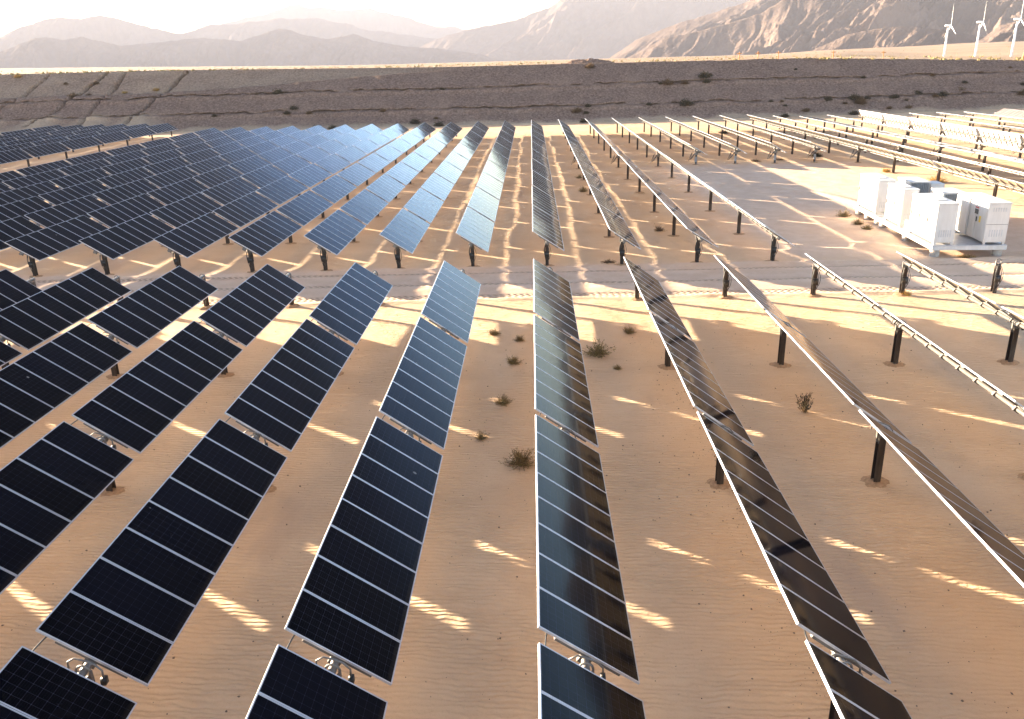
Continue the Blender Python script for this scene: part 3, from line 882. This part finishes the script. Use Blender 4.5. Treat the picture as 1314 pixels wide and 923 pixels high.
r_ = empty('electrical_cabinet', sk(4.2, 11.4, 0.0), SKR); tag(r_, 'lower white cabinet half hidden behind the far grey transformer', 'cabinet', 'white cabinets on the skids')
b = MB(); b.box((0, 0, 0.15), (0.85, 1.3, 2.15)); bevel(b.build('body', M['cabinet'], r_), 0.02)
b = MB(); b.box((-0.05, -0.05, -0.1), (0.9, 1.35, 0.148)); b.build('plinth', M['concrete'], r_)

# ------------------------------------------------------------------ wind turbines
def turbine(az, dist, hub_el, blade, rot0, yaw, label):
    x, y = dist * sin(radians(az)), dist * cos(radians(az))
    zb = plain_z(x, y) - 0.5
    hz = CAM_H + dist * tan(radians(hub_el)) - zb
    root = empty('wind_turbine', (x, y, zb), yaw); tag(root, label, 'wind turbine', 'wind turbines behind the embankment')
    b = MB(); b.tube([(0, 0, -2), (0, 0, hz - 1.4)], [0.70, 0.46], 20); b.build('tower', M['turbine'], root, smooth=True)
    s = 0.46
    b = MB(); b.tube([(-4.6*s, 0, hz), (-4.2*s, 0, hz), (-1*s, 0, hz), (2.2*s, 0, hz), (2.8*s, 0, hz)], [0.5*s, 1.2*s, 1.5*s, 1.4*s, 0.9*s], 14); b.build('nacelle', M['turbine'], root, smooth=True)
    b = MB(); b.tube([(2.81*s, 0, hz), (3.3*s, 0, hz), (4.1*s, 0, hz), (4.5*s, 0, hz)], [1.0*s, 1.15*s, 0.8*s, 0.1*s], 14); b.build('hub', M['turbine'], root, smooth=True)
    for k in range(3):
        a = rot0 + k * 2 * pi / 3
        d = Vector((0, sin(a), cos(a))); t = Vector((0, cos(a), -sin(a))); n = Vector((1, 0, 0))
        c0 = Vector((3.5*s, 0, hz))
        b = MB(); st = []
        for q, (rr_, ch, th) in enumerate([(0.9*s, 0.5, 0.5), (blade*.12, 0.75, .5), (blade*.22, 1.45, .34), (blade*.5, 1.0, .2), (blade*.8, 0.6, .12), (blade, 0.12, .05)]):
            tw = radians(16 - 16 * rr_ / blade)
            cdir = t * cos(tw) + n * sin(tw); ndir = n * cos(tw) - t * sin(tw)
            c = c0 + d * rr_
            st.append([c + cdir * ch * s * .6, c + ndir * th * s * .6, c - cdir * ch * s * .9, c - ndir * th * s * .6])
        kk = len(b.v)
        for ring in st: b.v += [tuple(p_) for p_ in ring]
        for i in range(len(st) - 1):
            for j in range(4):
                b.f.append((kk+i*4+j, kk+i*4+(j+1) % 4, kk+(i+1)*4+(j+1) % 4, kk+(i+1)*4+j)); b.m.append(0)
        b.f.append((kk+len(st)*4-4, kk+len(st)*4-3, kk+len(st)*4-2, kk+len(st)*4-1)); b.m.append(0)
        b.build('blade', M['turbine'], root, smooth=True)
turbine(25.17, 620, 1.30, 12.6, radians(4), radians(-8), 'white wind turbine, leftmost of those behind the embankment')
turbine(26.79, 600, 1.42, 11.6, radians(1), radians(-14), 'white wind turbine in the middle, just right of the orange markers')
turbine(28.62, 570, 1.50, 12.6, radians(5), radians(-12), 'white wind turbine at the right edge of the photo, nearest of the turbines')

# ------------------------------------------------------------------ brush
def brush_mesh(kind, seed):
    rnd = random.Random(seed)
    b = MB()
    n = {'round': 150, 'wispy': 110, 'spiky': 60, 'clump': 190}[kind]
    for i in range(n):
        a = rnd.uniform(0, 2 * pi)
        el = math.acos(rnd.uniform(0.02, 1.0)) if kind != 'spiky' else rnd.uniform(0, 0.9)
        Lh = rnd.uniform(0.55, 1.0) * (1.0 if kind != 'wispy' else rnd.uniform(0.6, 1.25))
        d = Vector((sin(el) * cos(a), sin(el) * sin(a), cos(el) * 0.9 + 0.08))
        p0 = Vector((rnd.gauss(0, .09), rnd.gauss(0, .09), -0.04))
        bend = Vector((rnd.gauss(0, .15), rnd.gauss(0, .15), rnd.uniform(0, .25)))
        p1 = p0 + d * Lh * 0.5; p2 = p0 + d * Lh + bend * Lh * 0.5
        b.tube([p0, p1, p2], [0.013, 0.009, 0.004], 3, 1, caps=False)
        nl_ = 9 if kind != 'spiky' else 12
        for q in range(nl_):
            s = rnd.uniform(0.3, 1.0)
            c = p0.lerp(p1, s * 2) if s < .5 else p1.lerp(p2, s * 2 - 1)
            c = c + Vector((rnd.gauss(0, .035), rnd.gauss(0, .035), rnd.gauss(0, .035)))
            u = Vector((rnd.gauss(0, 1), rnd.gauss(0, 1), rnd.gauss(0, 1))).normalized()
            v = u.orthogonal().normalized()
            w = rnd.uniform(.014, .030) * (1.9 if kind == 'clump' else 1); l = rnd.uniform(.05, .11) * (1.4 if kind in ('wispy', 'clump') else 1)
            d2 = (d + u * .8).normalized()
            b.poly([c - v * w, c + v * w, c + d2 * l + v * w * .4, c + d2 * l - v * w * .4], 0)
    return b
BR = {}
for key, kind, seed, leaf in (('olive1', 'round', 1, 'leaf_olive'), ('olive2', 'wispy', 2, 'leaf_olive'), ('olive3', 'round', 3, 'leaf_olive'), ('dark', 'spiky', 4, 'leaf_dark'),
                              ('dark2', 'clump', 8, 'leaf_dark'), ('gold', 'round', 5, 'leaf_gold'), ('brown', 'wispy', 6, 'leaf_brown'), ('brown2', 'clump', 7, 'leaf_brown')):
    BR[key] = brush_mesh(kind, seed).mesh('desert_bush', [M[leaf], M['twig']])
def bush(key, x, y, r, label, h=None, group='dry bushes on the sand', z=None, name='desert_bush'):
    o = link(name, BR[key], None, (x, y, gz(x, y) if z is None else z), (0, 0, random.uniform(0, 6.28)))
    o.scale = (r * .72, r * .72, (h or r) * .72)
    tag(o, label, 'bush', group)
    return o
bush('olive3', -1.64, 30.9, .42, 'small olive bush farthest left of those beside the straight front row')
bush('olive1', -0.62, 30.1, .38, 'small round bush close to the straight front row, level with the farthest left bush')
bush('olive1', -0.80, 27.5, .46, 'round olive bush second along the left side of the straight front row')
bush('olive3', -1.05, 23.9, .46, 'olive bush standing in a stripe of sunlight left of the straight front row')
bush('olive2', -1.62, 21.4, .36, 'small thin bush just before the large bush left of the straight front row')
bush('olive1', -0.45, 19.8, .75, 'largest olive bush half hidden behind the straight front row, nearest to the viewer', .70)
bush('olive2', 2.30, 28.3, .85, 'wide wispy bush right of the straight front row', .80)
bush('olive3', 3.72, 30.8, .42, 'small upright bush between the straight row and the next one right', .5)
bush('olive1', 2.85, 26.7, .28, 'tiny bush just beyond the wide wispy bush, closer to the viewer')
bush('dark', 8.15, 22.9, .62, 'dark green sapling alone on the sand under the brown row', .95, name='sapling')
bush('gold', 5.15, 34.9, .40, 'golden tuft at the far end post of the first row right of the straight one')
bush('gold', 16.55, 35.5, .40, 'golden tuft at the foot of the far end post of the rightmost front row')
bush('olive1', 4.13, 67.9, .62, 'olive bush beside the first rear row right of the straight rear row, farther one', .75)
bush('brown', 7.92, 51.2, .60, 'dry brown bush under the second rear row right of the straight rear row')
bush('brown', 4.00, 42.9, .70, 'flat dry brown bush beside the road behind the near end of a rear row', .25)
bush('olive2', 4.3, 76.0, .6, 'small olive bush far back beside the first rear row right of the straight one')
bush('gold', 33.2, 68.6, 1.25, 'bright golden bush behind the white cabinets, the larger one', 1.0)
bush('gold', 31.9, 75.5, .75, 'bright golden bush behind the white cabinets, the smaller one')
bush('olive2', 20.6, 54.6, .75, 'dry olive bush against the left side of the far skid', .7)
bush('olive1', 20.55, 51.9, .65, 'olive bush at the gap between the two skids')
bush('olive1', 20.50, 50.3, .60, 'dusty olive bush at the back left corner of the near skid', .5)
bush('gold', 22.6, 42.4, 1.0, 'low golden brush under the near edge of the skid', .22)
bush('dark2', 29.9, 88.6, .95, 'dark bush at the post of the rightmost short rear row', .75)
bush('brown', 22.9, 86.0, .95, 'low brown bush left of the control box of a short rear row', .4)
bush('brown2', 25.4, 86.4, .75, 'low brown bush right of the control box of a short rear row', .3)
bush('dark2', 26.8, 118.5, 1.0, 'dark bush far back under the short rear rows', .7)
# brush on and along the embankment
def emb_pt(x, z):
    j = int(np.argmin(np.abs(ex - x)))
    i = int(np.argmin(np.abs(EZ2[:, j] - z)))
    return float(EX[i, j]), float(EY2[i, j]), float(EZ2[i, j])
rb = random.Random(21)
for q in range(62):
    x = rb.uniform(-60, 115) if q > 8 else rb.uniform(-100, -20)
    if q > 30: x = rb.uniform(20, 118)
    z = rb.choice([2.3, 5.6, rb.uniform(0.3, 8.8), rb.uniform(0.3, 5), rb.uniform(0.5, 4)])
    px_, py_, pz_ = emb_pt(x, z)
    key = rb.choice(['dark2', 'dark2', 'dark2', 'brown2', 'brown2'])
    r = rb.uniform(.55, 1.0) * rb.choice((1.0, 1.3, 2.0))
    bush(key, px_, py_, r, 'small dry bush growing on the grey gravel slope of the embankment', r * .9, 'bushes on the embankment slope', pz_ - .03)
for (x, z, key, r, lab) in ((-71.5, 6.6, 'gold', 1.3, 'golden bush at the head of the deep gully in the embankment'), (-77.5, 6.3, 'gold', 1.0, 'golden bush on the bench left of the deep gully'),
                            (-84.5, 6.2, 'brown', 1.1, 'brown bush on the embankment bench between the two gullies'), (-100.5, 9.7, 'gold', 1.6, 'golden bush on the skyline at the far left')):
    px_, py_, pz_ = emb_pt(x, z)
    bush(key, px_, py_, r, lab, r * .8, 'bushes on the embankment slope', pz_ - .05)
for (x, y, r, lab) in ((-64.5, 146.5, 1.2, 'black bush at the foot of the embankment behind the far left block'), (-37.0, 144.6, 1.5, 'black bush at the foot of the embankment, left of a close pair'),
                       (-34.2, 144.8, 1.4, 'black bush at the foot of the embankment, right of a close pair'), (9.0, 145.6, 1.3, 'black bush at the foot of the embankment behind the straight rear row'),
                       (-16.0, 145.4, 1.5, 'black bush at the foot of the embankment behind the blue rear rows'), (43.5, 147.0, 1.3, 'black bush at the foot of the embankment behind the short rear rows'),
                       (56.0, 149.0, 1.5, 'black bush at the foot of the embankment beside the steep white row')):
    bush('dark2', x, y, r, lab, r * .9, 'bushes at the embankment foot', gz(x, y))
# low scrub dotted over the plain: nobody could count it
b = MB()
rs = random.Random(5)
for q in range(1500):
    az = rs.uniform(-34, 36); dd = 175 + 900 * rs.random() ** 2.2
    x, y = dd * sin(radians(az)) , dd * cos(radians(az))
    z = plain_z(x, y) if False else None
    r = rs.uniform(.15, .42) * (1 + dd / 900)
    b.v_ = None
    i = int(np.clip(np.searchsorted(scale[:, 0], y / 168.0), 1, nd - 1))
    j = int(np.clip(np.searchsorted(ex, x / scale[i, 0]), 0, len(ex) - 1))
    z = float(PZ[i, j])
    for k in range(5):
        a = rs.uniform(0, 6.28); w = r * rs.uniform(.3, .6); h = r * rs.uniform(.5, 1.0)
        ox, oy = rs.gauss(0, r * .35), rs.gauss(0, r * .35)
        t1, t2 = Vector((cos(a) * w, sin(a) * w, 0)), Vector((-sin(a) * w, cos(a) * w, 0))
        c = Vector((x + ox, y + oy, z - .1)); tp = c + Vector((rs.gauss(0, .1), rs.gauss(0, .1), h))
        for p_, q_ in ((t1, t2), (t2, -t1), (-t1, -t2), (-t2, t1)): b.poly([c + p_, c + q_, tp], 0)
tag(b.build('desert_scrub', M['leaf_olive']), 'low dry scrub dotted over the desert plain behind the embankment', 'scrub', kind='stuff')

# ------------------------------------------------------------------ crest posts, markers, rubble
def crest_pt(x):
    j = int(np.argmin(np.abs(ex - x))); return float(ex[j]), float(EY2[-1, j]) + 1.5, float(EZ2[-1, j])
for x in (40.0, 43.5, 47.5, 58.5, 68.5):
    cx_, cyy, cz = crest_pt(x)
    root = empty('utility_post', (cx_, cyy, cz)); tag(root, 'small orange post with a short crossbar on the embankment crest', 'post', 'posts along the crest')
    b = MB(); b.tube([(0, 0, -.3), (0, 0, 1.5)], .09, 8); b.build('pole', M['orange'], root)
    b = MB(); b.box((-.45, -.05, 1.1), (.45, .05, 1.25)); b.build('crossbar', M['orange'], root)
for x, h, lab in ((99.0, 2.1, 'shorter of two orange marker posts between the first two turbines'), (101.0, 3.6, 'taller leaning orange marker post between the first two turbines')):
    cx_, cyy, cz = crest_pt(x)
    o = MB(); o.tube([(0, 0, -.3), (0.25, 0, h * .6), (0.5, 0, h)], [.22, .2, .16], 8)
    tag(o.build('marker_post', M['orange'], None, (cx_, cyy + 2, cz)), lab, 'post', 'orange marker posts')
# rubble mound on the crest
xs = np.linspace(-1, 1, 60); UX, UY = np.meshgrid(xs, xs)
mz = np.clip(1 - UX ** 2 - UY ** 2, 0, 1) ** .6 * (0.8 + .5 * fbm(UX * 4, UY * 4, 4)) - .25
cx_, cyy, cz = crest_pt(11.5)
tag(link('rubble_mound', grid_mesh('rubble_mound', UX * 5.2, UY * 2.5, mz * 1.2, M['embank'], attrs={'sand': UX * 0}), None, (cx_ , cyy + 3.5, cz)), 'dark low mound of rubble on the skyline at the middle of the embankment', 'rubble mound')

# ------------------------------------------------------------------ pebbles and clods on the sand
b = MB()
rp = random.Random(9)
for q in range(3000):
    if q < 2400: x, y = rp.uniform(-14, 14), rp.uniform(6, 34)
    elif q < 3100: x, y = rp.gauss(4.8, .5), rp.uniform(6, 30)
    else: x, y = rp.uniform(-10, 32), rp.uniform(34, 75)
    r = min(.030, .008 * rp.paretovariate(2.2)) * (1 if y < 34 else 1.6)
    z = gz(x, y)
    pts = [Vector((rp.gauss(0, 1), rp.gauss(0, 1), rp.gauss(0, 1))).normalized() for _ in range(3)]
    P6 = [Vector(p_) * r * rp.uniform(.6, 1.2) for p_ in ((1,0,0),(0,1,0),(-1,0,0),(0,-1,0),(0,0,.8),(0,0,-.8))]
    R = Euler((rp.uniform(0, .5), rp.uniform(0, .5), rp.uniform(0, 6.28))).to_matrix()
    P6 = [R @ p_ + Vector((x, y, z + r * .25)) for p_ in P6]
    for i, j in ((0,1),(1,2),(2,3),(3,0)):
        b.poly([P6[i], P6[j], P6[4]]); b.poly([P6[j], P6[i], P6[5]])
tag(b.build('scattered_pebbles', M['stone']), 'small dark stones scattered on the sand between the panel rows', 'pebbles', kind='stuff')

# ------------------------------------------------------------------ haze
hz_top = 730.0
b = MB(); b.box((-15000, -9000, -30), (15000, 19500, hz_top))
hk = bpy.data.materials.new('desert_haze'); hk.use_nodes = True
ht = hk.node_tree; ht.nodes.clear()
ho = ht.nodes.new('ShaderNodeOutputMaterial'); hv = ht.nodes.new('ShaderNodeVolumePrincipled')
hv.inputs['Color'].default_value = (0.265, 0.275, 0.325, 1)
hv.inputs['Density'].default_value = HAZE_DENSITY
hv.inputs['Anisotropy'].default_value = 0.0
ht.links.new(hv.outputs[0], ho.inputs['Volume'])
if HAZE_DENSITY > 0:
    tag(b.build('haze', hk), kind='stuff')
